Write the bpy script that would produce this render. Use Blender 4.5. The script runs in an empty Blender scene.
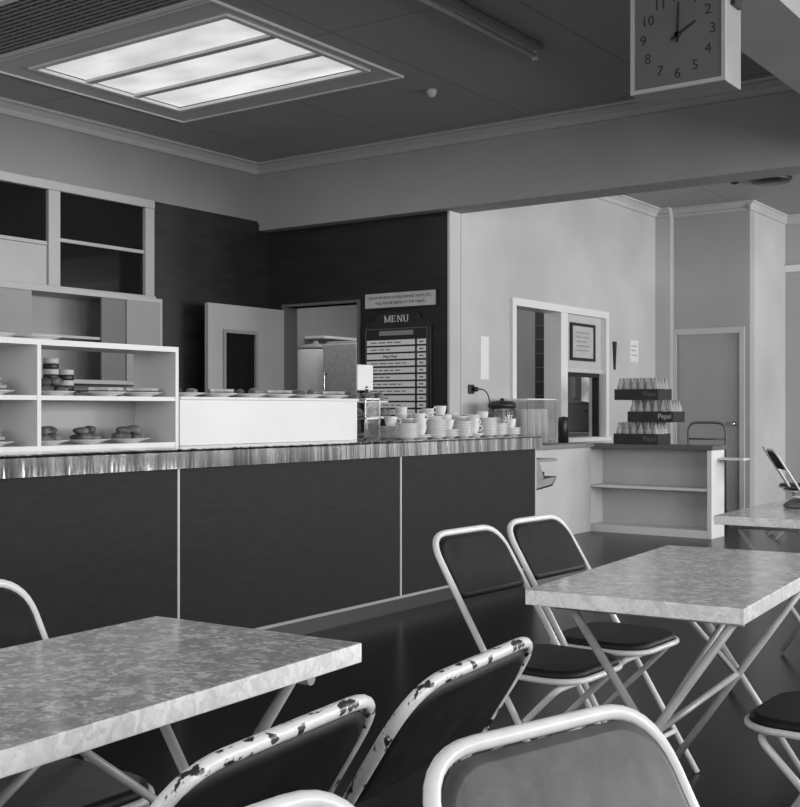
import bpy, bmesh, math, random
from mathutils import Vector, Matrix
random.seed(4)
C = bpy.context.scene.collection
H = 1.15
ZC = 3.45
# ------------------------------------------------------------------ materials
def mat(name, c, rough=0.5, metal=0.0, var=0.0, scale=8.0, bump=0.0, c2=None, stretch=(1,1,1), spec=0.5, coat=0.0, emit=0.0, trans=0.0, alpha=1.0, lo=0.35, hi=0.65, detail=6):
    m = bpy.data.materials.new(name); m.use_nodes = True
    nt = m.node_tree; n = nt.nodes; l = nt.links
    b = n['Principled BSDF']
    b.inputs['Roughness'].default_value = rough
    b.inputs['Metallic'].default_value = metal
    b.inputs['Specular IOR Level'].default_value = spec
    b.inputs['Coat Weight'].default_value = coat
    b.inputs['Transmission Weight'].default_value = trans
    b.inputs['Alpha'].default_value = alpha
    if c2 is None:
        c2 = c*(1-var)
    tc = n.new('ShaderNodeTexCoord'); mp = n.new('ShaderNodeMapping'); mp.inputs['Scale'].default_value = stretch
    l.new(tc.outputs['Object'], mp.inputs[0])
    nz = n.new('ShaderNodeTexNoise'); nz.inputs['Scale'].default_value = scale; nz.inputs['Detail'].default_value = detail
    l.new(mp.outputs[0], nz.inputs['Vector'])
    cr = n.new('ShaderNodeValToRGB')
    cr.color_ramp.elements[0].position = lo; cr.color_ramp.elements[0].color = (c2, c2, c2, 1)
    cr.color_ramp.elements[1].position = hi; cr.color_ramp.elements[1].color = (c, c, c, 1)
    l.new(nz.outputs['Fac'], cr.inputs[0]); l.new(cr.outputs[0], b.inputs['Base Color'])
    if bump:
        bp = n.new('ShaderNodeBump'); bp.inputs['Strength'].default_value = bump; bp.inputs['Distance'].default_value = 0.01
        l.new(nz.outputs['Fac'], bp.inputs['Height']); l.new(bp.outputs[0], b.inputs['Normal'])
    if emit:
        l.new(cr.outputs[0], b.inputs['Emission Color']); b.inputs['Emission Strength'].default_value = emit
    return m

M = {}
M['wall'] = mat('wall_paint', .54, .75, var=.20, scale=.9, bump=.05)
M['wall_darker'] = mat('alcove_wall_darker', .42, .75, var=.15, scale=.9, bump=.05)  # wall finish with a darker base colour, for the far and end walls
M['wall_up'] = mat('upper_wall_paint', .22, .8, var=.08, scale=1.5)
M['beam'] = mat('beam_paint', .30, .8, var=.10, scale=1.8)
M['trim'] = mat('cornice_paint', .37, .6, var=.05)
M['darkpanel'] = mat('dark_wall_panel', .018, .35, c2=.011, scale=3, stretch=(1,1,5))
M['white'] = mat('white_enamel', .74, .4, var=.05, scale=3)
M['offwhite'] = mat('offwhite_enamel', .55, .45, var=.08, scale=3)
M['winframe'] = mat('window_frame_paint', .36, .45, var=.08, scale=3)
M['grey'] = mat('grey_paint', .24, .5, var=.08, scale=3)
M['midgrey'] = mat('mid_grey_paint', .12, .5, var=.1, scale=3)
M['dark'] = mat('dark_paint', .018, .4, var=.2)
M['black'] = mat('black_paint_and_shade', .006, .5, var=.1)  # black of lettering and clock hands; also the dark sheet in the vent
M['darkglass'] = mat('dark_window_glass', .010, .05, var=.3, scale=1, spec=.3)
M['steel'] = mat('stainless_steel', .70, .10, 1.0, c2=.26, scale=4.2, stretch=(.5,3.0,.25), bump=1.0, detail=2)  # grey streaks in the colour paint reflections; the bump ripples real ones
M['chrome'] = mat('chrome', .6, .2, 1.0, var=.1)
M['wood'] = mat('dark_veneer', .027, .55, c2=.022, scale=6, stretch=(1,1.5,8), spec=.12)
M['vinyl'] = mat('dark_vinyl', .016, .5, c2=.010, scale=22, bump=.15, spec=.22)
M['vinyl_worn'] = mat('worn_vinyl', .085, .5, c2=.045, scale=16, bump=.2, detail=10)
M['tube'] = mat('white_painted_tube', .72, .25, var=.12, scale=20)
M['tubegrey'] = mat('grey_painted_tube', .42, .35, var=.2, scale=20)
M['chip'] = mat('chipped_painted_tube', .66, .3, c2=.025, scale=85, stretch=(1,.5,.5), bump=.3, lo=.415, hi=.445, detail=8)
M['china'] = mat('white_china', .72, .2, var=.03)
M['bun'] = mat('baked_crust', .22, .7, c2=.06, scale=25, bump=.3)
M['bread'] = mat('sandwich_bread', .50, .8, c2=.30, scale=25)
M['filling'] = mat('sandwich_filling', .06, .6, var=.3, scale=30)
M['crate'] = mat('dark_crate_wood', .022, .6, var=.3, scale=10)
M['glass'] = mat('clear_glass', .92, .06, trans=.92, var=.02)
M['bottleglass'] = mat('bottle_glass', .85, .08, trans=.6, var=.2, scale=30)
M['frost'] = mat('frosted_plastic', .95, .3, trans=.35, var=.05)
M['paper'] = mat('notice_paper', .48, .8, var=.15, scale=10)
M['face'] = mat('clock_face', .10, .5, var=.15, scale=5)
M['casegrey'] = mat('clock_case', .25, .5, var=.1)
M['sky'] = mat('skylight_glass', .95, .5, c2=.62, scale=2.2, stretch=(1,1.6,1), emit=.78, lo=.3, hi=.7, detail=8)
M['sky2'] = mat('window_daylight', .6, .5, c2=.25, scale=6, emit=.6)
M['tubeglow'] = mat('fluorescent_tube_off', .45, .3, var=.05)
M['floor'] = mat('polished_lino_floor', .006, .24, c2=.003, scale=2.5, bump=.10, spec=.18)

def marble(name, lo, mid, hi):
    m = bpy.data.materials.new(name); m.use_nodes = True
    nt = m.node_tree; n = nt.nodes; l = nt.links; b = n['Principled BSDF']
    tc = n.new('ShaderNodeTexCoord')
    nz = n.new('ShaderNodeTexNoise'); nz.inputs['Scale'].default_value = 30; nz.inputs['Detail'].default_value = 5
    l.new(tc.outputs['Object'], nz.inputs['Vector'])
    mx = n.new('ShaderNodeMixRGB'); mx.inputs[0].default_value = .09
    l.new(tc.outputs['Object'], mx.inputs[1]); l.new(nz.outputs['Color'], mx.inputs[2])
    vo = n.new('ShaderNodeTexVoronoi'); vo.feature='SMOOTH_F1'; vo.inputs['Smoothness'].default_value=.5; vo.inputs['Scale'].default_value = 56
    l.new(mx.outputs[0], vo.inputs['Vector'])
    sp = n.new('ShaderNodeSeparateColor'); l.new(vo.outputs['Color'], sp.inputs[0])
    n2 = n.new('ShaderNodeTexNoise'); n2.inputs['Scale'].default_value = 42; n2.inputs['Detail'].default_value = 7
    n2.inputs['Distortion'].default_value = 3
    l.new(tc.outputs['Object'], n2.inputs['Vector'])
    mm = n.new('ShaderNodeMath'); mm.operation='MULTIPLY_ADD'; mm.inputs[1].default_value=.42
    l.new(sp.outputs[0], mm.inputs[0])
    m3 = n.new('ShaderNodeMath'); m3.operation='MULTIPLY'; m3.inputs[1].default_value=.58; l.new(n2.outputs['Fac'], m3.inputs[0])
    l.new(m3.outputs[0], mm.inputs[2])
    cr = n.new('ShaderNodeValToRGB')
    e = cr.color_ramp.elements
    e[0].position = .28; e[0].color = (lo,lo,lo,1); e[1].position = .70; e[1].color = (hi,hi,hi,1)
    k = e.new(.52); k.color = (mid,mid,mid,1)
    l.new(mm.outputs[0], cr.inputs[0])
    l.new(cr.outputs[0], b.inputs['Base Color'])
    b.inputs['Roughness'].default_value = .11
    b.inputs['Specular IOR Level'].default_value = .7
    return m
M['marble'] = marble('pearl_laminate', .36,.50,.84)
M['marble_lit_edge'] = marble('pearl_laminate_lit_edge', .66,.82,.92)  # edge copy painted lighter, as if lit by the right-hand windows

def ceiling_mat():
    m = bpy.data.materials.new('ceiling_sheets'); m.use_nodes = True
    nt = m.node_tree; n = nt.nodes; l = nt.links; b = n['Principled BSDF']
    tc = n.new('ShaderNodeTexCoord'); sx = n.new('ShaderNodeSeparateXYZ'); l.new(tc.outputs['Object'], sx.inputs[0])
    def line(sock, off, per, w):
        a = n.new('ShaderNodeMath'); a.operation='ADD'; a.inputs[1].default_value = off; l.new(sock, a.inputs[0])
        p = n.new('ShaderNodeMath'); p.operation='PINGPONG'; p.inputs[1].default_value = per/2; l.new(a.outputs[0], p.inputs[0])
        q = n.new('ShaderNodeMath'); q.operation='LESS_THAN'; q.inputs[1].default_value = w; l.new(p.outputs[0], q.inputs[0])
        return q.outputs[0]
    a = line(sx.outputs[0], 100.45, 1.2, .007); c = line(sx.outputs[1], 100.1, 2.4, .007)
    mxm = n.new('ShaderNodeMath'); mxm.operation='MAXIMUM'; l.new(a, mxm.inputs[0]); l.new(c, mxm.inputs[1])
    nz = n.new('ShaderNodeTexNoise'); nz.inputs['Scale'].default_value = 1.2; l.new(tc.outputs['Object'], nz.inputs['Vector'])
    cr = n.new('ShaderNodeValToRGB'); cr.color_ramp.elements[0].color=(.30,.30,.30,1); cr.color_ramp.elements[1].color=(.37,.37,.37,1)
    l.new(nz.outputs['Fac'], cr.inputs[0])
    mx = n.new('ShaderNodeMixRGB'); l.new(mxm.outputs[0], mx.inputs[0]); l.new(cr.outputs[0], mx.inputs[1]); mx.inputs[2].default_value=(.22,.22,.22,1)
    l.new(mx.outputs[0], b.inputs['Base Color']); b.inputs['Roughness'].default_value=.7
    return m
M['ceiling'] = ceiling_mat()

# ------------------------------------------------------------------ mesh builder
class MB:
    def __init__(s): s.bm = bmesh.new(); s.mats = []; s.mi = 0
    def use(s, m):
        m = M[m] if isinstance(m, str) else m
        if m not in s.mats: s.mats.append(m)
        s.mi = s.mats.index(m); return s
    def face(s, vs, smooth=False):
        try: f = s.bm.faces.new(vs)
        except ValueError: return
        f.material_index = s.mi; f.smooth = smooth; return f
    def box(s, x0, x1, y0, y1, z0, z1):
        v = [s.bm.verts.new(p) for p in ((x0,y0,z0),(x1,y0,z0),(x1,y1,z0),(x0,y1,z0),(x0,y0,z1),(x1,y0,z1),(x1,y1,z1),(x0,y1,z1))]
        for q in ((3,2,1,0),(4,5,6,7),(0,1,5,4),(1,2,6,5),(2,3,7,6),(3,0,4,7)): s.face([v[i] for i in q])
        return s
    def prism(s, prof, p0, p1, fn):
        A = [s.bm.verts.new(fn(a,b,p0)) for a,b in prof]; B = [s.bm.verts.new(fn(a,b,p1)) for a,b in prof]
        n = len(prof)
        for i in range(n): s.face([A[i],A[(i+1)%n],B[(i+1)%n],B[i]])
        s.face(A[::-1]); s.face(B); return s
    def lathe(s, prof, c=(0,0,0), seg=24, ax=None):
        rings = []
        for r,z in prof:
            ring = []
            for i in range(seg):
                a = 2*math.pi*i/seg
                p = Vector((r*math.cos(a), r*math.sin(a), z))
                if ax is not None: p = ax @ p
                ring.append(s.bm.verts.new(p+Vector(c)))
            rings.append(ring)
        for j in range(len(rings)-1):
            for i in range(seg):
                s.face([rings[j][i],rings[j][(i+1)%seg],rings[j+1][(i+1)%seg],rings[j+1][i]], True)
        s.face(rings[0][::-1]); s.face(rings[-1]); return s
    def tube(s, pts, r, seg=10, closed=False):
        pts = [Vector(p) for p in pts]; n = len(pts)
        def tan(i):
            if closed: return (pts[(i+1)%n]-pts[i-1]).normalized()
            if i == 0: return (pts[1]-pts[0]).normalized()
            if i == n-1: return (pts[-1]-pts[-2]).normalized()
            return ((pts[i+1]-pts[i]).normalized()+(pts[i]-pts[i-1]).normalized()).normalized()
        t = tan(0); up = Vector((0,0,1)) if abs(t.z) < .9 else Vector((1,0,0))
        N = (up - t*up.dot(t)).normalized(); rings = []
        for i in range(n):
            t = tan(i); N = (N - t*N.dot(t)).normalized(); B = t.cross(N)
            rings.append([s.bm.verts.new(pts[i]+(N*math.cos(2*math.pi*k/seg)+B*math.sin(2*math.pi*k/seg))*r) for k in range(seg)])
        m = n if closed else n-1
        for j in range(m):
            R0 = rings[j]; R1 = rings[(j+1)%n]
            for k in range(seg): s.face([R0[k],R0[(k+1)%seg],R1[(k+1)%seg],R1[k]], True)
        if not closed: s.face(rings[0][::-1]); s.face(rings[-1])
        return s
    def slab(s, o, U, V, w, h, r, t, rb=None, seg=6):
        o=Vector(o);U=Vector(U);V=Vector(V);N=U.cross(V)
        rb = r if rb is None else rb
        out=[]
        for cx,cy,a0,rr in ((w/2,h/2,0,r),(-w/2,h/2,90,r),(-w/2,-h/2,180,rb),(w/2,-h/2,270,rb)):
            sx = 1 if cx>0 else -1; sy = 1 if cy>0 else -1
            for k in range(seg+1):
                a=math.radians(a0+90*k/seg)
                out.append((cx-sx*rr+rr*math.cos(a), cy-sy*rr+rr*math.sin(a)))
        L=[]
        for sc,n_ in ((.93,-t/2),(1,-t/4),(1,t/4),(.93,t/2)):
            L.append([s.bm.verts.new(o+U*(a*sc)+V*(b*(1-(1-sc)*w/h) if h else b)+N*n_) for a,b in out])
        n=len(out)
        for j in range(3):
            for i in range(n): s.face([L[j][i],L[j][(i+1)%n],L[j+1][(i+1)%n],L[j+1][i]], True)
        s.face(L[0][::-1]); s.face(L[3]); return s
    def blob(s, c, rx, ry, rz, jit=.0, seg=12):
        st=[]
        for j in range(1,seg//2):
            ph=math.pi*j/(seg//2)
            st.append([s.bm.verts.new((c[0]+rx*math.sin(ph)*math.cos(2*math.pi*i/seg)*(1+random.uniform(-jit,jit)), c[1]+ry*math.sin(ph)*math.sin(2*math.pi*i/seg)*(1+random.uniform(-jit,jit)), c[2]-rz*math.cos(ph))) for i in range(seg)])
        a=s.bm.verts.new((c[0],c[1],c[2]-rz)); b=s.bm.verts.new((c[0],c[1],c[2]+rz))
        for i in range(seg): s.face([a,st[0][(i+1)%seg],st[0][i]],True); s.face([b,st[-1][i],st[-1][(i+1)%seg]],True)
        for j in range(len(st)-1):
            for i in range(seg): s.face([st[j][i],st[j][(i+1)%seg],st[j+1][(i+1)%seg],st[j+1][i]],True)
        return s
    def mesh(s, name):
        bmesh.ops.recalc_face_normals(s.bm, faces=s.bm.faces)
        me = bpy.data.meshes.new(name); s.bm.to_mesh(me); s.bm.free()
        for m in s.mats: me.materials.append(m)
        return me
    def obj(s, name, parent=None, bevel=0, **kw):
        o = bpy.data.objects.new(name, s.mesh(name)); C.objects.link(o)
        if parent: o.parent = parent
        if bevel:
            b = o.modifiers.new('bevel','BEVEL'); b.width = bevel; b.segments = 2; b.limit_method='ANGLE'
        for k,v in kw.items(): o[k] = v
        return o
def B(m): return MB().use(m)
def empty(name, loc, rz=0, **kw):
    e = bpy.data.objects.new(name, None); C.objects.link(e); e.location = loc; e.rotation_euler[2] = rz
    e.empty_display_size = .1
    for k,v in kw.items(): e[k]=v
    return e
def inst(name, me, loc, rz=0, parent=None, **kw):
    o = bpy.data.objects.new(name, me); C.objects.link(o); o.location = loc; o.rotation_euler[2] = rz
    if parent: o.parent = parent
    for k,v in kw.items(): o[k]=v
    return o
def fillet(pts, r, n=6):
    pts=[Vector(p) for p in pts]; out=[pts[0]]
    for i in range(1,len(pts)-1):
        a=(pts[i-1]-pts[i]); b=(pts[i+1]-pts[i]); ra=min(r,a.length*.5); rb=min(r,b.length*.5)
        p0=pts[i]+a.normalized()*ra; p2=pts[i]+b.normalized()*rb
        for k in range(n+1):
            t=k/n; out.append(p0*(1-t)**2+pts[i]*2*t*(1-t)+p2*t*t)
    out.append(pts[-1]); return out
def text_mesh(txt, size, m, align='CENTER', ext=.0006):
    c = bpy.data.curves.new('t','FONT'); c.body = txt; c.size = size; c.align_x = align; c.align_y='CENTER'; c.extrude = ext
    o = bpy.data.objects.new('t', c); C.objects.link(o)
    bpy.context.view_layer.update()
    me = bpy.data.meshes.new_from_object(o.evaluated_get(bpy.context.evaluated_depsgraph_get()))
    bpy.data.objects.remove(o); me.materials.clear(); me.materials.append(M[m])
    return me
def put_text(txt,size,m,loc,parent,name='lettering',align='CENTER'):
    me = text_mesh(txt,size,m,align)
    me.transform(Matrix.Rotation(math.pi/2,4,'X'))
    return inst(name, me, loc, parent=parent)
S = dict(kind='structure')

# ------------------------------------------------------------------ room shell
YF=12.6; YE=13.85; XJ=-4.29
B('floor').box(-9.2,3.8,-3.2,14.0,-.1,0).obj('floor', **S)
cb = B('ceiling')
x0,x1,y0,y1 = -6.5,-4.75,4.9,6.2
cb.box(-9.2,x0,-3.2,14.0,ZC,ZC+.1); cb.box(x1,3.8,-3.2,14.0,ZC,ZC+.1); cb.box(x0,x1,-3.2,y0,ZC,ZC+.1); cb.box(x0,x1,y1,14.0,ZC,ZC+.1)
cb.obj('ceiling', **S)
wl = B('grey').box(-7.57,-7.42,-3.2,8.2,0,2.05)
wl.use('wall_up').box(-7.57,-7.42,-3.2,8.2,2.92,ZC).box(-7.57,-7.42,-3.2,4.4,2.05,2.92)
wl.use('darkpanel').box(-7.57,-7.42,6.8,8.2,2.05,2.92).box(-7.42,-7.405,6.76,8.2,0,2.90)
wl.use('midgrey').box(-7.57,-7.5,4.4,6.8,2.05,2.92)
wl.obj('wall_left', **S)
wp = B('darkpanel').box(-9.0,-7.2,8.2,8.35,0,2.83).box(-7.2,-6.31,8.2,8.35,2.11,2.83).box(-6.31,-5.37,8.2,8.35,0,2.83)
wp.obj('wall_partition', **S)
B('midgrey').box(-7.22,-7.19,8.18,8.37,0,2.11).box(-6.33,-6.30,8.18,8.37,0,2.11).box(-7.22,-6.30,8.18,8.37,2.11,2.135).obj('trim_1', **S)
B('wall').box(-5.37,-5.348,8.19,8.36,0,2.83).obj('trim_2', **S)
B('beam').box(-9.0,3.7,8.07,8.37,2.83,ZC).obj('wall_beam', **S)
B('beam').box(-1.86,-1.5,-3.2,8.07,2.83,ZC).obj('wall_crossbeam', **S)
ws = B('wall')
ws.box(-5.5,-5.35,8.37,9.24,0,ZC).box(-5.5,-5.35,11.19,12.5,0,ZC).box(-5.5,-5.35,9.24,11.19,2.15,ZC).box(-5.5,-5.35,9.24,11.19,0,.85)
ws.obj('wall_service', **S)
B('wall').box(-5.5,-5.17,12.5,YF+.15,0,ZC).obj('wall_pier', **S)
B('wall_darker').box(-5.17,XJ,YF,YF+.15,2.07,ZC).box(-4.36,XJ,YF,YF+.15,0,2.07).obj('wall_far', **S)
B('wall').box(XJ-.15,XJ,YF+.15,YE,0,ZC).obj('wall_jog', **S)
B('wall_darker').box(XJ-.15,3.8,YE,YE+.15,0,ZC).obj('wall_end', **S)
B('grey').box(-9.15,-9.0,8.2,12.8,0,ZC).obj('wall_kitchen', **S)
B('winframe').box(-9.15,-5.5,12.65,12.8,0,ZC).obj('wall_kitchen_back', **S)
wr = B('wall').box(3.65,3.8,-3.2,14.0,0,.95).box(3.65,3.8,-3.2,14.0,2.75,ZC)
YW=[-3.2,-.2,2.8,5.8,8.8,11.8]
for y in YW: wr.box(3.65,3.8,y,y+.6,.95,2.75)
wr.box(3.65,3.8,13.7,14.0,.95,2.75)
wr.obj('wall_right', **S)
wb = B('wall').box(-7.57,3.8,-3.35,-3.2,0,.9).box(-7.57,3.8,-3.35,-3.2,2.8,ZC)
for x in (-7.57,-4.6,-1.6,1.2,3.4): wb.box(x,x+.4,-3.35,-3.2,.9,2.8)
wb.obj('wall_rear', **S)

tn = [2]
def cornice(a, b, nrm, z=ZC, m='trim', w=.085):
    tn[0]+=1
    a=Vector(a); b=Vector(b); nr=Vector(nrm)
    prof=[(0,0),(w,0),(w,-.018),(w*.75,-.025),(w*.35,-.06),(.03,-.08),(.018,-.10),(0,-.10)]
    def fn(p,q,t): 
        c=a.lerp(b,t); return (c.x+nr.x*p, c.y+nr.y*p, z+q)
    B(m).prism(prof,0,1,fn).obj('trim_%d'%tn[0], **S)
cornice((-7.42,-3.2),(-7.42,8.07),(1,0))
cornice((-7.42,8.07),(-1.86,8.07),(0,-1))
cornice((-5.35,8.37),(-5.35,12.5),(1,0),m='wall')
cornice((-5.35,12.5),(-5.17,12.5),(0,-1),m='wall',w=.05)
cornice((-5.17,YF),(XJ,YF),(0,-1),m='wall',w=.06)
cornice((XJ,YF-.05),(XJ,YE),(1,0),m='wall',w=.06)
cornice((XJ,YE),(3.65,YE),(0,-1),m='wall')
B('white').box(XJ,0,YE-.05,YE,2.78,2.86).obj('trim_20', **S)

# skylight
def ring(mb, X0,X1,Y0,Y1,x0_,x1_,y0_,y1_,z0,z1):
    mb.box(X0,x0_,Y0,Y1,z0,z1); mb.box(x1_,X1,Y0,Y1,z0,z1); mb.box(x0_,x1_,Y0,y0_,z0,z1); mb.box(x0_,x1_,y1_,Y1,z0,z1)
sk = B('offwhite'); ring(sk,-6.76,-4.64,4.66,6.48,-6.54,-4.71,4.86,6.24,ZC-.008,ZC)
sk.use('white'); ring(sk,-6.78,-4.62,4.64,6.50,-6.76,-4.64,4.66,6.48,ZC-.016,ZC)
ring(sk,-6.54,-4.71,4.86,6.24,-6.50,-4.75,4.90,6.20,ZC-.022,ZC+.008)
so = sk.obj('window_2', **S)
for yy in (5.33,5.77): B('offwhite').box(-6.50,-4.75,yy-.026,yy+.026,ZC-.014,ZC+.006).obj('glazing_bar', parent=so)
B('sky').box(-6.5,-4.75,4.9,6.2,ZC+.006,ZC+.02).obj('skylight_glass', parent=so)

g = empty('ceiling_vent_grille',(-5.6,4.30,ZC),label='grey slatted metal ventilation grille set in ceiling beside skylight',category='vent')
gm = B('white'); ring(gm,-1.0,1.0,-.33,.32,-.955,.955,-.285,.275,-.018,0); gm.obj('frame',parent=g)
gm = B('grey')
for i in range(16): gm.box(-.955+i*.1273-.006,-.955+i*.1273+.006,-.285,.275,-.008,-.004)
for i in range(14): gm.box(-.955,.955,-.285+i*.043-.010,-.285+i*.043+.010,-.014,-.008)
gm.obj('grille',parent=g)
B('black').box(-.955,.955,-.285,.275,-.003,0).obj('duct_shade',parent=g)  # black sheet painting the shade inside the duct, no opening behind it

# window 1
w = B('winframe')
def wy(a,b,z0,z1,d=.03): w.box(-7.42-.08,-7.42+d,a,b,z0,z1)
wy(4.4,4.5,2.11,2.85); wy(6.66,6.76,2.11,2.85); wy(4.4,6.76,2.85,2.92,.035); wy(4.4,6.76,2.03,2.11,.05)
wy(5.68,5.79,2.11,2.85); wy(4.5,5.68,2.42,2.45,.015); wy(5.79,6.66,2.46,2.49,.015)
w.use('winframe').box(-7.46,-7.412,4.5,5.68,2.11,2.42)
wo = w.obj('window_1', bevel=.005, **S)
B('darkglass').box(-7.432,-7.426,4.5,6.66,2.11,2.85).obj('glass',parent=wo)

# doors
do = B('winframe').box(-5.17,-4.39,YF+.02,YF+.06,0,2.01).obj('door_1', bevel=.004, **S)
B('offwhite').box(-5.17,-5.13,YF-.02,YF,0,2.01).box(-4.40,-4.345,YF-.02,YF,0,2.01).box(-5.17,-4.345,YF-.02,YF,2.01,2.07).obj('door_frame',parent=do)
ax = Matrix.Rotation(math.pi/2,3,'X')
B('chrome').lathe([(.0,0),(.022,.0),(.022,.01),(.01,.015),(.012,.04),(.028,.05),(.024,.07),(0,.075)],(-4.47,YF+.02,1.0),ax=ax).obj('door_knob',parent=do)
d2 = B('winframe')
d2.box(-7.22,-7.18,7.18,7.38,0,2.08).box(-7.22,-7.18,7.78,8.17,0,2.08).box(-7.22,-7.18,7.38,7.78,0,1.18).box(-7.22,-7.18,7.38,7.78,1.84,2.08)
do2 = d2.obj('door_2', **S)
B('darkglass').box(-7.205,-7.195,7.38,7.78,1.18,1.84).obj('glass',parent=do2)
fr=B('grey'); fr.box(-7.18,-7.165,7.36,7.39,1.16,1.86).box(-7.18,-7.165,7.77,7.80,1.16,1.86).box(-7.18,-7.165,7.39,7.77,1.16,1.19).box(-7.18,-7.165,7.39,7.77,1.83,1.86); fr.obj('glazing_frame',parent=do2)
B('chrome').tube([(-7.18,7.25,1.03),(-7.13,7.25,1.03),(-7.13,7.34,1.03)],.009).obj('door_handle',parent=do2)

# hatch window frame
hw = B('white')
def hy(a,b,z0,z1,dx=.03): hw.box(-5.52,-5.35+dx,a,b,z0,z1)
hy(9.20,9.27,.87,2.11); hy(11.15,11.22,.87,2.11); hy(9.20,11.22,2.11,2.18); hy(9.20,11.22,.83,.87,.06)
hy(10.16,10.30,.87,2.11,.02)
hw.use('wall').box(-5.46,-5.38,10.30,11.15,1.57,2.11)
hw.use('offwhite').box(-5.47,-5.36,10.30,11.15,1.53,1.57)
hw.use('dark').box(-5.47,-5.40,10.30,10.33,.87,1.53).box(-5.47,-5.40,11.12,11.15,.87,1.53).box(-5.47,-5.40,10.33,11.12,1.49,1.53)
hw.use('offwhite').box(-5.9,-5.52,9.24,9.27,.87,2.11)
hw.obj('window_3', **S)
fn = empty('framed_notice',(-5.375,10.70,1.65),label='small framed printed notice hung above serving hatch',category='picture')
B('dark').box(0,.02,-.27,-.24,0,.38).box(0,.02,.24,.27,0,.38).box(0,.02,-.24,.24,0,.03).box(0,.02,-.24,.24,.35,.38).obj('frame',parent=fn)
pm=B('paper').box(0,.008,-.24,.24,.03,.35); pm.use('grey')
for i in range(5): pm.box(.008,.009,-.17+.02*(i%2),.17-.03*(i%3),.28-.045*i,.29-.045*i)
pm.obj('notice_sheet',parent=fn)

kwo=B('sky2').box(-6.35,-5.75,12.62,12.64,1.0,1.9).obj('window_4',**S)
ring2=lambda mb,a,b,c,d_,y0_,y1_,t:(mb.box(a-t,a,y0_,y1_,c-t,d_+t),mb.box(b,b+t,y0_,y1_,c-t,d_+t),mb.box(a,b,y0_,y1_,c-t,c),mb.box(a,b,y0_,y1_,d_,d_+t))
f=B('midgrey'); ring2(f,-6.35,-5.75,1.0,1.9,12.58,12.64,.06); f.box(-6.07,-6.03,12.58,12.64,1.0,1.9); f.obj('window_frame',parent=kwo)
lk=B('dark').box(-6.86,-6.60,12.40,12.64,0,2.35)
lk.use('midgrey')
for i in range(12): lk.box(-6.84,-6.62,12.39,12.4,.3+i*.17,.31+i*.17)
lk.obj('kitchen_locker',label='tall dark narrow kitchen cupboard seen through the hatch',category='cupboard')
pot=empty('cooking_pot',(-6.15,12.05,.9),label='large grey metal cooking pot on a bench behind hatch',category='pot')
B('grey').lathe([(0,0),(.17,0),(.18,.02),(.18,.30),(.185,.31),(0,.31)],seg=28).obj('body',parent=pot)
B('midgrey').lathe([(0,.31),(.185,.31),(.17,.34),(.05,.36),(.02,.36),(.025,.40),(0,.405)],seg=28).obj('lid',parent=pot)
for s_ in (-1,1): B('dark').tube(fillet([(s_*.17,-.06,.24),(s_*.23,-.06,.24),(s_*.23,.06,.24),(s_*.17,.06,.24)],.03),.009).obj('handle',parent=pot)
B('grey').box(-6.6,-5.6,11.8,12.35,0,.9).obj('side_bench',bevel=.01,label='grey kitchen bench below the kitchen window',category='bench')
fr = empty('refrigerator',(-7.83,10.1,0),label='tall pale enamelled refrigerator in the kitchen',category='refrigerator')
B('grey').box(-.24,.24,-.25,.3,0,1.9).obj('body',parent=fr,bevel=.03)
B('tubegrey').box(-.235,.235,-.29,-.252,.12,1.30).obj('door',parent=fr,bevel=.015)
B('tubegrey').box(-.235,.235,-.29,-.252,1.32,1.87).obj('door',parent=fr,bevel=.015)
B('chrome').tube(fillet([(-.18,-.29,1.35),(-.18,-.33,1.35),(-.18,-.33,1.55),(-.18,-.29,1.55)],.02),.01).obj('handle',parent=fr)
ur = empty('water_urn',(-8.36,10.05,1.25),label='cylindrical pale enamelled hot water urn on kitchen cupboard',category='urn')
B('china').lathe([(0,0),(.20,0),(.205,.02),(.205,.56),(.2,.58)],seg=32).obj('body',parent=ur)
B('grey').lathe([(0,.58),(.205,.58),(.205,.60),(.14,.63),(.03,.65),(.03,.67),(0,.675)],seg=32).obj('lid',parent=ur)
B('dark').tube([(.0,-.2,.08),(.0,-.26,.08),(.0,-.27,.03)],.014).obj('tap',parent=ur)
B('offwhite').box(-8.97,-8.13,9.75,10.4,0,1.25).obj('kitchen_stand',bevel=.01,label='pale enamel kitchen cupboard beneath the urn',category='cupboard')
B('grey').box(-8.97,-6.9,12.2,12.6,0,.9).obj('kitchen_bench',bevel=.01,label='grey kitchen bench along back wall',category='bench')
B('white').box(-8.99,-8.7,10.6,12.0,2.0,2.03).obj('kitchen_shelf',label='long white wall shelf in the kitchen',category='shelf')

# ------------------------------------------------------------------ main counter
XF=-3.85
ct = empty('service_counter',(0,0,0),label='long service counter with dark veneer panels and pale joint strips',category='counter')
ys=[.36,2.01,3.66,5.38,6.96]
for i in range(4):
    B('wood').box(XF-.02,XF,ys[i]+.006,ys[i+1]-.006,.09,.886).obj('front_panel',parent=ct)
B('midgrey').box(-4.62,XF-.02,.36,6.96,.0,.886).obj('carcass',parent=ct)
for y in ys: B('offwhite').box(XF-.018,XF+.006,y-.006,y+.006,.09,.885).obj('joint_strip',parent=ct)
B('winframe').box(XF-.01,XF+.004,.36,6.96,.075,.09).obj('base_strip',parent=ct)
B('dark').box(XF-.03,XF-.005,.36,6.96,0,.075).obj('kickboard',parent=ct)
sw_=B('steel')
sw_.prism([(-4.72,.887),(XF+.033,.887),(XF+.033,.962),(XF+.028,.971),(XF+.014,.975),(-4.72,.975)],.3,7.0,lambda a,b,t:(a,t,b))
sw_.obj('steel_worktop',label='long polished stainless steel worktop on the service counter',category='worktop')
cbn=empty('tray_bin',(-3.97,6.965,.60),label='open grey metal bracket shelf fixed to the end of counter',category='bracket shelf')
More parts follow.
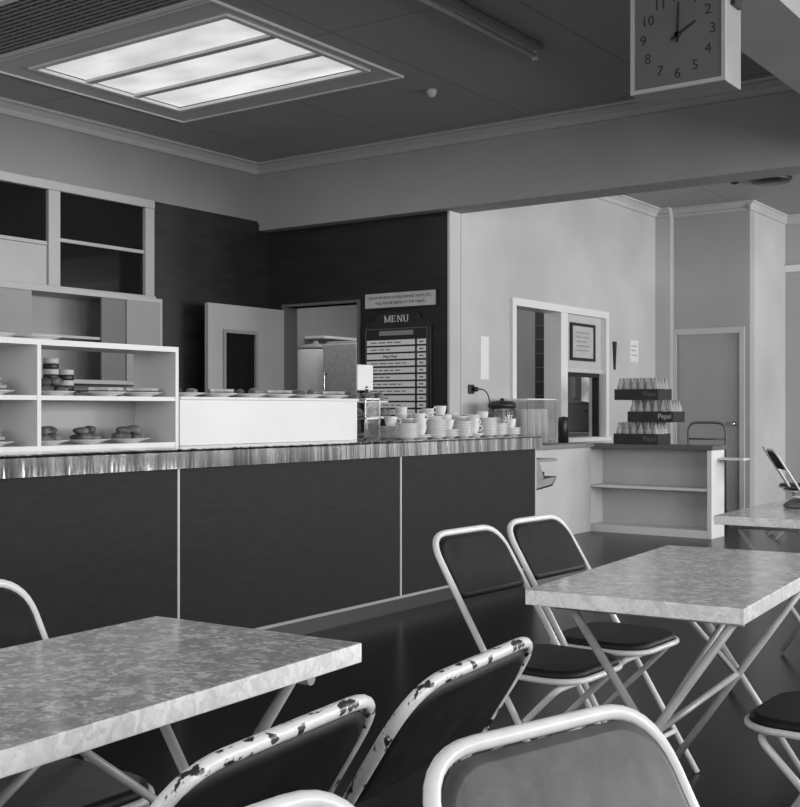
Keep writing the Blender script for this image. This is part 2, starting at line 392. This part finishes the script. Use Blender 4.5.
mb=B('grey')
mb.prism([(0,0),(.24,.02),(.31,.08),(.30,.085),(.235,.03),(0,.01)],-.12,.12,lambda a,b,t:(t,a,b))
mb.box(-.12,.12,0,.31,.19,.21).box(-.12,-.11,0,.22,.02,.19)
mb.prism([(0,.0),(.24,.02),(.30,.08),(0,.07)],.11,.12,lambda a,b,t:(t,a,b))
mb.prism([(.0,.07),(.12,.07),(.06,.19),(.0,.19)],.11,.12,lambda a,b,t:(t,a,b))
mb.obj('bracket',parent=cbn)
B('dark').box(-.08,.08,.05,.20,.03,.12).obj('contents',parent=cbn)

B('offwhite').box(-5.34,-4.92,8.4,9.98,0,.80).obj('hatch_bench',bevel=.004,label='white painted bench cabinet beneath the serving hatch',category='cabinet')
B('grey').box(-5.345,-4.88,8.39,9.975,.80,.84).obj('bench_top',bevel=.006,label='grey worktop on the hatch bench',category='worktop')
su = empty('open_shelf_unit',(-4.37,10.16,0),label='low white open shelving unit with two shelves and darker top',category='shelf')
B('white').box(-.62,-.58,-.16,.16,0,.79).obj('side_panel',parent=su); B('white').box(.58,.62,-.16,.16,0,.79).obj('side_panel',parent=su)
B('offwhite').box(-.58,.58,.13,.16,.07,.79).obj('back_panel',parent=su)
B('white').box(-.58,.58,-.15,.13,.42,.445).obj('shelf',parent=su); B('white').box(-.58,.58,-.155,.16,0,.07).obj('plinth',parent=su)
B('midgrey').box(-.96,.64,-.18,.17,.79,.83).obj('top_board',parent=su,bevel=.005)
B('white').box(.62,.86,-.02,.15,.70,.72).obj('side_ledge',parent=su)
B('white').box(-.96,-.62,-.12,.16,0,.79).obj('end_cabinet',parent=su)

# ------------------------------------------------------------------ things on counter
zt=.975
us = empty('display_shelves',(-4.30,2.2,zt),label='white open-fronted display shelves standing on the steel worktop',category='shelf')
L=1.75
mb=B('white').box(-.15,.15,0,L,.455,.48).box(-.148,.148,.02,L-.02,0,.02)
mb.box(-.148,.148,.02,.93,.218,.238).box(-.148,.148,.95,L-.02,.218,.238)
for y in (0,.93,L-.02): mb.box(-.15,.15,y,y+.02,0 if y!=.93 else .02,.455)
mb.obj('carcass',parent=us)
B('winframe').box(-.15,-.14,.02,L-.02,.021,.217).obj('back_panel',parent=us)
B('winframe').box(-.145,-.135,.02,.925,.239,.454).obj('upper_back_panel',parent=us)
wc = empty('display_cabinet',(-4.30,3.96,zt),label='low long white cabinet on the worktop with plates on it',category='cabinet')
B('white').box(-.15,.148,0,1.41,0,.226).obj('body',parent=wc,bevel=.003)
B('white').box(-.16,.155,0,1.42,.226,.241).obj('top',parent=wc,bevel=.003)

bc = empty('wall_cabinet',(-7.23,5.3,1.35),label='pale wall cupboard with grey sliding doors partly open',category='cabinet')
mb=B('winframe').box(-.17,.17,-1.2,1.24,.67,.70).box(-.17,.17,-1.2,1.24,0,.03).box(-.17,.17,1.21,1.24,.03,.67).box(-.17,.17,-1.2,-1.17,.03,.67).box(-.15,.15,-1.17,1.21,.34,.36)
mb.obj('carcass',parent=bc)
B('winframe').box(-.17,-.16,-1.17,1.21,.03,.67).obj('back_panel',parent=bc)
B('grey').box(.15,.165,-.9,-.02,.03,.67).obj('sliding_door',parent=bc)
B('midgrey').box(.15,.165,.62,.9,.03,.67).obj('sliding_door',parent=bc)
B('grey').box(.165,.18,.86,1.21,.03,.67).obj('sliding_door',parent=bc)
B('midgrey').box(-7.4,-6.9,3.0,6.9,0,.9).obj('back_bench',bevel=.01,label='grey kitchen bench against the wall behind the counter',category='bench')
bd=B('dark').box(-7.38,-7.0,5.62,6.05,.9,1.3); bd.obj('kitchen_appliance',bevel=.02,label='dark boxy appliance on the kitchen bench',category='appliance')

plate = B('china').lathe([(0,0),(.055,0),(.06,.006),(.105,.018),(.108,.021),(.1,.02),(.06,.010),(0,.009)],seg=32).mesh('plate')
saucer = B('china').lathe([(0,0),(.04,0),(.045,.005),(.072,.014),(.074,.017),(.068,.016),(.04,.008),(0,.007)],seg=28).mesh('saucer')
cm = B('china').lathe([(0,0),(.025,0),(.027,.006),(.036,.03),(.041,.062),(.042,.066),(.038,.064),(.033,.03),(.02,.01),(0,.009)],seg=28)
cm.tube([(.036+.028*math.sin(a)*1,0,.038+.018*math.cos(a)) for a in [math.pi*i/8 for i in range(9)]],.004,seg=8)
cup = cm.mesh('cup')
bunm = [B('bun').blob((0,0,.02),.036+.006*i,.032,.02,.16,14).mesh('bun') for i in range(3)]
def sand():
    mb=MB()
    tri=[(-.045,-.03),(.045,-.03),(0,.045)]
    for m,z0,z1 in (('bread',0,.013),('filling',.013,.019),('bread',.019,.032)):
        mb.use(m).prism(tri,z0,z1,lambda a,b,t:(a,b,t))
    return mb.mesh('sandwich')
sandm=sand()
def put_plate(x,y,z,kind,grp,n=4):
    inst('plate',plate,(x,y,z),label='white china plate holding '+('sandwiches' if kind=='s' else 'small cakes'),category='plate',group=grp)
    def one(px,py,pz,a,top):
        wh='on top of the pile' if top else 'on a china plate'
        if kind=='s' :
            o=inst('sandwich',sandm,(px,py,pz),a,label='cut triangular sandwich '+wh,category='sandwich',group='sandwiches on plates')
        else:
            o=inst('bun',random.choice(bunm),(px,py,pz),a,label='small rough baked pastry '+wh,category='pastry',group='pastries on plates')
            s_=random.uniform(.8,1.15); o.scale=(s_,random.uniform(.8,1.2),random.uniform(.8,1.1))
    for i in range(n):
        a=2*math.pi*i/n+random.random(); r=.046
        one(x+r*math.cos(a)*.95,y+r*math.sin(a)*.95,z+.0105,a-math.pi/2,False)
    if n>=4:
        for k in range(2): one(x+random.uniform(-.02,.02),y+(k-.5)*.05,z+.0105+(.033 if kind=='s' else .032),random.random()*6,True)
for i in range(6): put_plate(-4.29,4.12+.235*i,zt+.241,'s' if i%2 else 'b','plates along the white cabinet',3 if i%2 else 2)
for y,k in ((3.27,'b'),(3.50,'b'),(3.74,'b')): put_plate(-4.28,y,zt+.02,k,'plates on the lower display shelf',5)
for y,k in ((3.30,'b'),(3.60,'s'),(3.82,'s')): put_plate(-4.28,y,zt+.238,k,'plates on the upper display shelf',5 if y<3.4 else 3)
for y,k in ((2.7,'b'),(2.98,'s')): put_plate(-4.28,y,zt+.238,k,'plates on the upper display shelf',4); put_plate(-4.28,y,zt+.02,k,'plates on the lower display shelf',4)
for y in (2.75,3.0,3.24): inst('plate',plate,(-4.3,y,zt+.48),label='empty white china plate on top of display shelves',category='plate',group='plates on top of the display shelves')
tinm={}
for nm in ('dark','offwhite'):
    tinm[nm]=MB().use(nm).lathe([(0,0),(.034,0),(.036,.003),(.036,.022),(.034,.025),(0,.025)],seg=20).mesh('tin')
for yb in (3.40,3.485):
    for k in range(7 if yb<3.45 else 5):
        inst('tin',tinm['dark' if k%2 else 'offwhite'],(-4.41,yb,zt+.238+.025*k),label=('dark' if k%2 else 'pale')+' round tin stacked in a display shelf',category='tin',group='tins stacked on the shelf')

def stack(x,y,ns,nc,rz=0):
    z=zt
    for i in range(ns):
        inst('saucer',saucer,(x,y,z),label='white china saucer stacked on steel worktop',category='saucer',group='stacked saucers on the worktop'); z+=.0098
    for i in range(nc):
        inst('cup',cup,(x,y,z+.0),rz+i*.4,label='white china cup stacked on steel worktop',category='cup',group='stacked cups on the worktop'); z+=.04
rowA=[(9,0),(2,2),(11,0),(5,1),(10,0),(2,2),(12,0),(8,0),(5,1)]
for i in range(9):
    a,b=rowA[i]; stack(-3.98-.01*(i%2),5.63+.152*i,a,b,random.random()*6)
rowB=[(7,1),(12,0),(5,2),(13,0),(8,1),(13,0),(14,0),(6,2)]
for i in range(8):
    a,b=rowB[i]; stack(-4.15,5.70+.152*i,a,b,random.random()*6)
for i in range(6):
    stack(-4.33,6.06+.152*i,*[(9,2),(14,0),(8,2),(14,1),(9,1),(13,0)][i],random.random()*6)
wd=empty('wire_food_cover',(-4.56,6.82,zt),label='small domed wire food cover on the worktop',category='food cover')
mb=B('chrome')
for i in range(6):
    a=math.pi*i/6
    mb.tube([(.11*math.cos(t)*math.cos(a),.11*math.cos(t)*math.sin(a),.02+.15*math.sin(t)) for t in [math.pi*k/12 for k in range(13)]],.003,6)
for zz,rr in ((.02,.11),(.095,.095),(.15,.055)): mb.tube([(rr*math.cos(2*math.pi*k/24),rr*math.sin(2*math.pi*k/24),zz) for k in range(24)],.003,6,closed=True)
mb.lathe([(0,0),(.115,0),(.115,.012),(0,.015)]).lathe([(0,.17),(.012,.17),(.014,.19),(0,.2)],seg=12); mb.obj('dome',parent=wd)

gc=empty('cake_case',(-4.25,5.5,zt),label='small glass-sided cake case with dark edging on worktop',category='display case')
e=B('chrome')
for a in (-.11,.11):
    for b in (-.07,.07): e.box(a-.004,a+.004,b-.004,b+.004,0,.24)
for z in (0,.12,.236): ring(e,-.114,.114,-.074,.074,-.106,.106,-.066,.066,z,z+.008)
e.obj('frame',parent=gc)
B('glass').box(-.106,.106,-.066,.066,.12,.124).box(-.106,.106,-.066,.066,.236,.24).box(.108,.11,-.066,.066,.01,.23).obj('glass',parent=gc)
for y in (5.47,5.53): inst('bun',bunm[1],(-4.22,y,zt+.0085),label='small baked bun inside the cake case',category='bun',group='buns in the cake case'); inst('bun',bunm[2],(-4.22,y,zt+.125),label='small baked bun inside the cake case',category='bun',group='buns in the cake case')
cs=empty('cake_stand',(-4.44,5.84,zt),label='two-tier stand piled with cakes and a white card',category='cake stand')
B('chrome').lathe([(0,0),(.09,0),(.09,.008),(.012,.02),(.009,.06),(.009,.30),(.018,.31),(0,.33)],seg=24).obj('stem',parent=cs)
B('china').lathe([(.01,.12),(.17,.12),(.18,.135),(.17,.132),(.01,.128)],seg=28).obj('lower_tier',parent=cs)
B('china').lathe([(.01,.22),(.13,.22),(.14,.232),(.13,.23),(.01,.227)],seg=28).obj('upper_tier',parent=cs)
for i in range(9):
    a=i*math.pi*2/9; o=inst('bun',bunm[i%3],(-4.44+.125*math.cos(a),5.84+.125*math.sin(a),zt+.132),a,label='iced cake on the tiered cake stand',category='cake',group='cakes on the tiered stand'); o.scale=(1,1,1.4)
for i in range(6):
    a=i*math.pi/3+.3; o=inst('bun',bunm[i%3],(-4.44+.085*math.cos(a),5.84+.085*math.sin(a),zt+.23),a,label='iced cake on the tiered cake stand',category='cake',group='cakes on the tiered stand'); o.scale=(1,1,1.4)
B('white').box(-.012,-.004,-.09,.07,.30,.46).obj('card',parent=cs,label='blank white card')

jar=empty('glass_jar',(-5.08,8.60,.84),label='ribbed glass jar with dark flat lid on bench',category='jar')
mb=B('glass').lathe([(0,0),(.105,0),(.115,.02),(.118,.30),(.108,.33),(.10,.32),(.105,.04),(0,.02)],seg=24)
for i in range(18):
    a=2*math.pi*i/18; mb.tube([(.118*math.cos(a),.118*math.sin(a),.02),(.118*math.cos(a),.118*math.sin(a),.31)],.005,6)
mb.obj('body',parent=jar)
B('dark').lathe([(0,.33),(.12,.33),(.122,.36),(.09,.385),(.02,.39),(.018,.41),(0,.412)],seg=24).obj('lid',parent=jar)
B('frost').lathe([(0,.02),(.09,.02),(.09,.24),(0,.25)],seg=20).obj('contents',parent=jar)
bx=empty('glass_tank',(-5.1,9.12,.84),label='tall clear rectangular container with pale contents on bench',category='container')
mb=B('glass').box(-.13,.13,-.27,.25,0,.008)
for q in (-.13,.126): mb.box(q,q+.004,-.27,.25,.008,.40)
for q in (-.27,.246): mb.box(-.126,.126,q,q+.004,.008,.40)
mb.obj('body',parent=bx)
mb=B('white')
for a in (-.13,.122):
    for b in (-.27,.242): mb.box(a,a+.008,b,b+.008,.40,.412)
ring(mb,-.134,.134,-.274,.254,-.124,.124,-.264,.244,.40,.41); mb.obj('rim',parent=bx)
for i in range(4): B('china').lathe([(0,0),(.055,0),(.055,.28),(.04,.31),(0,.31)],seg=16).obj('contents',parent=bx).location=(.03,-.19+.12*i,.009)
mb=B('dark').lathe([(0,0),(.05,0),(.05,.2),(.045,.21),(.045,.24),(0,.25)],seg=20)
mb.obj('canister',label='small dark metal canister standing on the bench',category='canister').location=(-5.14,9.84,.84)

bot = B('bottleglass').lathe([(0,0),(.028,0),(.03,.01),(.03,.115),(.014,.155),(.012,.192),(.0,.194)],seg=10).mesh('bottle')
def crate(x,y,z,rz,txt):
    c=empty('bottle_crate',(x,y,z),rz,label='dark soft drink crate with white lettering full of bottles',category='crate',group='stacked bottle crates')
    mb=B('crate').box(-.22,.22,-.15,.15,0,.012)
    for a in (-.15,.138): mb.box(-.22,.22,a,a+.012,.012,.10)
    for a in (-.22,.208): mb.box(a,a+.012,-.138,.138,.012,.10)
    mb.box(-.006,.006,-.138,.138,.012,.09).obj('body',parent=c)
    put_text('Pepsi',.062,txt,(.14,-.1505,.054),c)
    for i in range(6):
        for j in range(4):
            p=Vector((-.18+.072*i,-.105+.07*j,0)); p.rotate(Matrix.Rotation(rz,3,'Z'))
            inst('bottle',bot,(x+p.x,y+p.y,z+.012),label='small clear soft drink bottle in crate',category='bottle',group='bottles in crates')
crate(-4.48,10.155,.83,0,'midgrey'); crate(-4.34,10.155,1.037,.03,'offwhite'); crate(-4.47,10.155,1.244,-.03,'midgrey')

tr=empty('hand_trolley',(-4.40,11.6,0),label='tubular steel hand trolley standing near the door',category='trolley')
B('midgrey').tube(fillet([(-.2,0,.04),(-.2,0,1.02),(.2,0,1.02),(.2,0,.04)],.1),.013).obj('frame',parent=tr)
B('midgrey').tube([(-.2,0,.85),(.2,0,.85)],.01).obj('crossbar',parent=tr)
B('midgrey').tube([(-.2,0,.5),(.2,0,.5)],.01).obj('crossbar',parent=tr)
B('midgrey').box(-.2,.2,-.22,.01,.02,.035).obj('foot_plate',parent=tr)
for s_ in (-1,1): B('dark').lathe([(0,-.02),(.06,-.02),(.06,.02),(0,.02)],(s_*.17,.06,.06),seg=20,ax=Matrix.Rotation(math.pi/2,3,'Y')).obj('wheel',parent=tr)

# ------------------------------------------------------------------ menu board + sign
mbd=empty('menu_board',(-5.89,8.199,1.055),label='dark shaped menu board with white strips on dark wall',category='menu board')
prof=[(-.36,0),(.36,0),(.36,.83),(.33,.87),(.25,.88),(.23,.93),(.17,.955),(.10,.96),(0,.97),(-.10,.96),(-.17,.955),(-.23,.93),(-.25,.88),(-.33,.87),(-.36,.83)]
B('dark').prism(prof,-.03,0,lambda a,b,t:(a,t,b)).obj('board',parent=mbd,bevel=.006)
B('dark').tube([(a*.985,-.032,.005+b*.99) for a,b in prof],.005,6,closed=True).obj('moulding',parent=mbd)
st=B('midgrey'); ring2(st,-.325,.325,.035,.80,-.034,-.03,.006); st.obj('border',parent=mbd)
for i in range(11):
    z=.055+i*.0605
    st=B('white').box(-.315,.20,-.036,-.030,z,z+.045).box(.225,.315,-.036,-.030,z,z+.045)
    st.use('midgrey')
    xx=-.27
    for k in range(random.randint(3,5)):
        wd_=random.uniform(.03,.08)
        if xx+wd_>.12: break
        if i!=8: st.box(xx,xx+wd_,-.037,-.036,z+.018,z+.027)
        xx+=wd_+.018
    st.box(.25,.29,-.037,-.036,z+.016,z+.028)
    st.obj('menu_strip',parent=mbd)
put_text('Meat Meal',.036,'dark',(-.06,-.0375,.055+8*.0605+.022),mbd)
B('grey').box(-.18,.18,-.035,-.03,.745,.785).obj('subtitle_strip',parent=mbd)
def serif_letter(ch, x, z, w_, h_):
    mb=B('offwhite'); y0_,y1_=-.036,-.030; t=h_*.17; th=h_*.09; sf=h_*.10
    def v(cx,tw): mb.box(cx-tw/2,cx+tw/2,y0_,y1_,z,z+h_)
    def hb_(a,b,zz,tt=None): tt=tt or th; mb.box(a,b,y0_-.0005,y1_,zz,zz+tt)
    def dg(xa,za,xb,zb,tw): mb.prism([(xa-tw/2,za),(xa+tw/2,za),(xb+tw/2,zb),(xb-tw/2,zb)],y0_-.0003,y1_,lambda a,b,q:(a,q,b))
    L_,R_=x+t*.6,x+w_-t*.6
    if ch=='M':
        v(L_,th); v(R_,t); dg(L_,z+h_,(L_+R_)/2,z,t); dg(R_,z+h_,(L_+R_)/2,z,th)
        for c_ in (L_,R_): hb_(c_-t*.8,c_+t*.8,z,sf*.6); hb_(c_-t*.8,c_+t*.8,z+h_-sf*.6,sf*.6)
    if ch=='E':
        v(L_,t); hb_(L_-t*.8,R_,z); hb_(L_-t*.8,R_,z+h_-th); hb_(L_,R_-t*.8,z+h_*.46)
        mb.box(R_-th*.6,R_,y0_-.0008,y1_,z,z+h_*.25); mb.box(R_-th*.6,R_,y0_-.0008,y1_,z+h_*.75,z+h_)
    if ch=='N':
        v(L_,th); v(R_,th); dg(L_,z+h_,R_,z,t)
        hb_(L_-t*.8,L_+t*.8,z,sf*.6); hb_(L_-t*.8,L_+t*.8,z+h_-sf*.6,sf*.6); hb_(R_-t*.8,R_+t*.8,z+h_-sf*.6,sf*.6)
    if ch=='U':
        mb.box(L_-t/2,L_+t/2,y0_,y1_,z+h_*.2,z+h_); mb.box(R_-th/2,R_+th/2,y0_,y1_,z+h_*.2,z+h_)
        mb.prism([(L_-t/2,z+h_*.2),(L_+t*.5,z),(R_-t*.5,z),(R_+th/2,z+h_*.2),(R_-th/2,z+h_*.2),(R_-t*.6,z+th),(L_+t*.7,z+th),(L_+t/2,z+h_*.2)],y0_,y1_,lambda a,b,q:(a,q,b))
        hb_(L_-t*.9,L_+t*.9,z+h_-sf*.6,sf*.6); hb_(R_-t*.8,R_+t*.8,z+h_-sf*.6,sf*.6)
    mb.obj('lettering',parent=mbd)
serif_letter('M',-.125,.86,.066,.058); serif_letter('E',-.045,.86,.045,.058); serif_letter('N',.014,.86,.052,.058); serif_letter('U',.08,.86,.050,.058)
sg=empty('notice_sign',(-5.86,8.199,2.035),label='long narrow notice sign with two lines of lettering',category='sign')
B('dark').box(-.39,.39,-.018,0,0,.15).obj('board',parent=sg)
B('paper').box(-.375,.375,-.021,-.018,.012,.138).obj('face',parent=sg)
put_text('COUNTER SERVICE IS SELF-SERVICE, TRAYS, ETC',.031,'black',(0,-.0218,.098),sg)
put_text('WILL NOT BE SERVED AT THE TABLES',.031,'black',(0,-.0218,.05),sg)

B('white').box(-5.35,-5.344,8.68,8.82,1.42,1.80).obj('wall_notice',label='narrow pale notice sheet pinned on the wall',category='paper')
pp=B('white').box(-5.35,-5.345,11.80,12.02,1.68,1.92); pp.use('grey').box(-5.345,-5.344,11.83,11.97,1.85,1.86).box(-5.345,-5.344,11.83,11.95,1.80,1.81).box(-5.345,-5.344,11.83,11.97,1.75,1.76)
pp.obj('pinned_paper',label='small sheet of paper pinned beside the hatch',category='paper')
B('dark').prism([(-.04,.30),(.04,.30),(.012,.0),(-.012,0)],-5.35,-5.335,lambda a,b,t:(t,11.40+a,1.58+b)).obj('pennant',label='small dark tapering pennant hung on the wall',category='pennant')
sw=empty('power_socket',(-5.35,8.52,1.33),label='small dark power socket with hanging cord on wall',category='socket')
B('dark').box(0,.02,-.04,.04,-.04,.04).obj('socket_plate',parent=sw,bevel=.005)
B('dark').lathe([(0,.0),(.022,0),(.02,.04),(0,.05)],(.02,.02,0),seg=14,ax=Matrix.Rotation(math.pi/2,3,'Y')).obj('plug',parent=sw)
B('dark').tube(fillet([(.07,.02,0),(.1,.06,-.0),(.12,.12,-.06),(.12,.13,-.3),(.1,.1,-.485)],.06),.006).obj('cord',parent=sw)

# ------------------------------------------------------------------ clock
cx0,cx1=-1.94,-1.555
ck=empty('hanging_clock',((cx0+cx1)/2,4.30,2.40),label='square two-sided box clock hung beneath the ceiling beam',category='clock')
B('casegrey').box(-.195,.195,0,.16,0,.42).obj('case',parent=ck,bevel=.006)
rm=B('winframe'); ring2(rm,-.178,.178,.018,.402,-.012,0,.016); rm.obj('rim',parent=ck)
B('face').box(-.178,.178,-.004,0,.018,.402).obj('face',parent=ck)
for h in range(1,13):
    a=math.radians(30*h); put_text(str(h),.056,'black',(.142*math.sin(a),-.0048,.21+.150*math.cos(a)),ck,name='numeral')
def hand(ang,ln,wd,y):
    hd=B('black')
    a=math.radians(ang); dx,dz=math.sin(a),math.cos(a); px,pz=dz,-dx
    hd.prism([(-dx*.03+px*wd,-dz*.03+pz*wd),(-dx*.03-px*wd,-dz*.03-pz*wd),(dx*ln-px*wd*.5,dz*ln-pz*wd*.5),(dx*ln+px*wd*.5,dz*ln+pz*wd*.5)],y,y-.002,lambda p,q,t:(p,t,.21+q))
    hd.obj('clock_hand',parent=ck)
hand(61,.085,.007,-.007); hand(2,.125,.005,-.01)
B('black').lathe([(0,0),(.012,0),(.012,.008),(0,.008)],(0,-.004,.21),seg=14,ax=ax).obj('hub',parent=ck)
for s_ in (-1,1): B('dark').box(s_*.205-.008,s_*.205+.008,.04,.12,.30,.43).obj('bracket',parent=ck)

fl=empty('fluorescent_fitting',(-3.55,5.6,ZC),label='long fluorescent batten fitting with unlit tube on the ceiling',category='ceiling light')
B('winframe').box(-.04,.04,-.85,.85,-.045,0).obj('batten',parent=fl,bevel=.01)
B('tubeglow').tube([(0,-.80,-.075),(0,.80,-.075)],.016,12).obj('tube',parent=fl)
for y in (-.82,.82): B('offwhite').box(-.018,.018,y-.015,y+.015,-.098,-.04).obj('lamp_holder',parent=fl)
B('offwhite').lathe([(0,0),(.038,0),(.038,-.02),(.026,-.045),(.012,-.055),(0,-.058)],seg=20).obj('ceiling_sensor',label='small round fitting on the ceiling',category='sensor').location=(-4.66,6.9,ZC)
rl=empty('ceiling_lamp',(-3.7,11.5,ZC),label='shallow round dark ceiling lamp',category='ceiling light')
B('dark').lathe([(0,0),(.2,0),(.18,-.04),(0,-.05)],seg=28).obj('shade',parent=rl)
B('dark').lathe([(0,0),(.05,0),(.04,-.05),(0,-.06)],seg=18).obj('ceiling_rose',label='small round dark ceiling fitting',category='ceiling fitting').location=(-4.0,11.3,ZC)

# ------------------------------------------------------------------ tables
def table_meshes():
    W,Ln,T,Z=.52,1.07,.036,.72
    tb=B('marble').box(-W/2,W/2,-Ln/2,Ln/2,Z-T,Z)
    tb.use('marble_lit_edge'); tb.bm.faces.ensure_lookup_table()
    for f_ in tb.bm.faces:
        f_.normal_update()
        if abs(f_.normal.z)<.5: f_.material_index=1
    top=tb.mesh('tabletop')
    legs=[]
    for s in (-1,1):
        y=s*.40
        for k in (-1,1):
            yy=y+k*.012
            legs.append(B('tubegrey').tube([(k*-.21,yy,Z-T-.01),(k*.24,yy,.012)],.0105,12).mesh('leg'))
    st=B('tubegrey').tube([(0,-.40,.37),(0,.40,.37)],.009,10).mesh('stretcher')
    rls=[B('tubegrey').tube([(-.23,q,Z-T-.012),(.23,q,Z-T-.012)],.012).mesh('top_rail') for q in (-.42,.42)]+[B('tubegrey').tube([(q,-.42,Z-T-.012),(q,.42,Z-T-.012)],.01).mesh('side_rail') for q in (-.2,.2)]
    brs=[B('tubegrey').tube([(.0,-.38,.37),(.12,-.05,Z-T-.02)],.008).mesh('brace'),B('tubegrey').tube([(.0,.38,.37),(-.12,.05,Z-T-.02)],.008).mesh('brace')]
    return [top]+legs+[st]+rls+brs
TM=table_meshes()
def table(x,y,rz,label):
    t=empty('folding_table',(x,y,0),rz,label=label,category='table',group='laminate-topped cafe tables')
    for me in TM:
        o=inst(me.name.split('.')[0],me,(0,0,0),parent=t)
        if me is TM[0]: b=o.modifiers.new('bevel','BEVEL'); b.width=.002; b.segments=2
    return t
table(-1.155,2.985,math.radians(4.5),'cafe table with pearl-patterned laminate top and crossed tubular legs')
table(-1.535,1.152,math.radians(3),'cafe table with pearl-patterned laminate top, chairs pushed under it')
table(-1.47,5.13,math.radians(2),'cafe table with pearl-patterned laminate top and tray on it')
trm=B('midgrey').slab((0,0,.01),(1,0,0),(0,1,0),.26,.36,.04,.02).mesh('tray')
inst('tray',trm,(-1.5,5.3,.72),.2,label='dark oval serving tray lying on cafe table',category='tray')
inst('plate',plate,(-1.5,5.3,.74),label='white china plate on the serving tray',category='plate')

# ------------------------------------------------------------------ chairs
def chair_meshes(tm, pm, bm_=None, hw_=.19, sz=.435, sd=.35):
    bm_=bm_ or pm
    xt,zt_=-.30,.80; xf=.20
    def P(z): return xf+(xt-xf)*z/zt_
    fr_=B(tm).tube(fillet([(xf,-hw_,.0),(P(.79),-hw_+.008,.79),(P(.79),hw_-.008,.79),(xf,hw_,.0)],.085,8),.0095,12)
    fr_.tube([(P(.12),-hw_,.12),(P(.12),hw_,.12)],.008,8)
    frame=fr_.mesh('back_frame')
    iw=hw_-.022
    rl_=B(tm).tube(fillet([(-.28,-iw,.0),(.12,-iw,sz-.02),(.12,iw,sz-.02),(-.28,iw,.0)],.03,5),.009,12)
    rl_.tube([(-.2,-iw,.08),(-.2,iw,.08)],.008,8)
    rear=rl_.mesh('rear_leg_frame')
    cx=.03-(.35-sd)/2
    def rr(w,h,r,z,cx):
        out=[]
        for sx,sy,a0 in ((1,1,0),(-1,1,90),(-1,-1,180),(1,-1,270)):
            rad=r if sx>0 else r*.8
            for k in range(7):
                a=math.radians(a0+15*k); out.append((cx+sx*(w/2-rad)+rad*math.cos(a), sy*(h/2-rad)+rad*math.sin(a), z))
        return out
    rim=B(tm).tube(rr(sd+.01,2*hw_-.03,.09,sz,cx),.0085,10,closed=True).mesh('seat_rim')
    seat=B(pm).slab((cx,0,sz+.012),(0,1,0),(1,0,0),2*hw_-.04,sd,.085,.028,rb=.07).mesh('seat')
    V=Vector((P(1)-P(0),0,1)).normalized()
    c=Vector((P(.698),0,.698))
    back=B(bm_).slab(c,(0,1,0),V,2*hw_-.026,.192,.07,.02,rb=.025).mesh('backrest')
    return dict(back_frame=frame,rear_leg_frame=rear,seat_rim=rim,seat=seat,backrest=back)
CH={'plain':chair_meshes('tube','vinyl',hw_=.186,sz=.425,sd=.31),'chip':chair_meshes('chip','vinyl',hw_=.213),'worn':chair_meshes('tube','vinyl','vinyl_worn',hw_=.192)}
def chair(bx_,by_,ang,kind,label):
    a=math.radians(ang); x=bx_+.30*math.cos(a); y=by_+.30*math.sin(a)
    c=empty('folding_chair',(x,y,0),a,label=label,category='chair',group='tubular folding cafe chairs')
    for k,me in CH[kind].items(): inst(k,me,(0,0,0),parent=c)
    return c
pl='pale tubular folding chair with dark vinyl seat '
chair(-1.87,2.93,-2,'plain',pl+'beside cafe table')
chair(-1.88,3.37,-2,'plain',pl+'beside cafe table')
chair(-.855,.995,180+6,'chip','folding chair with badly chipped pale paint and dark vinyl back')
chair(-.871,1.433,180+6,'chip','folding chair with chipped pale paint and dark vinyl back')
chair(-.642,1.160,-16,'worn','white tubular folding chair with worn grey vinyl back')
chair(-.718,.70,-6,'worn','white tubular folding chair with worn grey vinyl back')
chair(-2.10,1.36,0,'plain',pl+'pushed towards table')
chair(-.45,2.78,180,'plain',pl+'pushed towards table')
chair(-3.62,11.0,20,'plain',pl+'near the end wall')
chair(-3.38,10.45,30,'plain',pl+'near the end wall')
chair(-.75,5.0,180,'plain',pl+'beside cafe table')

# ------------------------------------------------------------------ lights
def area(name,loc,rot,sx,sy,e):
    l=bpy.data.lights.new(name,'AREA'); l.shape='RECTANGLE'; l.size=sx; l.size_y=sy; l.energy=e
    o=bpy.data.objects.new(name,l); C.objects.link(o); o.location=loc; o.rotation_euler=rot; return o
R=math.radians
for yc,e,wd_ in ((1.6,110,2.2),(4.6,135,2.2),(7.6,140,2.2),(10.6,240,2.2),(13.05,120,1.2)):
    area('window_light',(3.62,yc,1.85),(0,R(90),0),1.7,wd_,e)
area('window_light_rear',(-1.8,-3.15,1.9),(R(90),0,0),10,1.8,165)
area('skylight_light',(-5.62,5.55,3.40),(0,0,0),1.7,1.2,30)
area('kitchen_light',(-7.2,10.6,3.3),(0,0,0),1.8,1.8,32)
area('kitchen_door_fill',(-7.9,8.6,3.0),(R(50),0,0),1.6,.7,16)  # unseen fill lamp added to brighten the kitchen fronts facing the doorway
W=bpy.data.worlds.new('world'); bpy.context.scene.world=W; W.use_nodes=True
W.node_tree.nodes['Background'].inputs[0].default_value=(.8,.8,.8,1); W.node_tree.nodes['Background'].inputs[1].default_value=.9
bpy.context.scene.view_settings.view_transform='Standard'

cd=bpy.data.cameras.new('camera'); cam=bpy.data.objects.new('camera',cd); C.objects.link(cam)
cam.location=(0,0,H); cam.rotation_euler=(R(90),0,R(35.6))
cd.sensor_fit='HORIZONTAL'; cd.sensor_width=36; cd.lens=1159/800*36; cd.shift_y=6.5/800; cd.clip_start=.05
bpy.context.scene.camera=cam
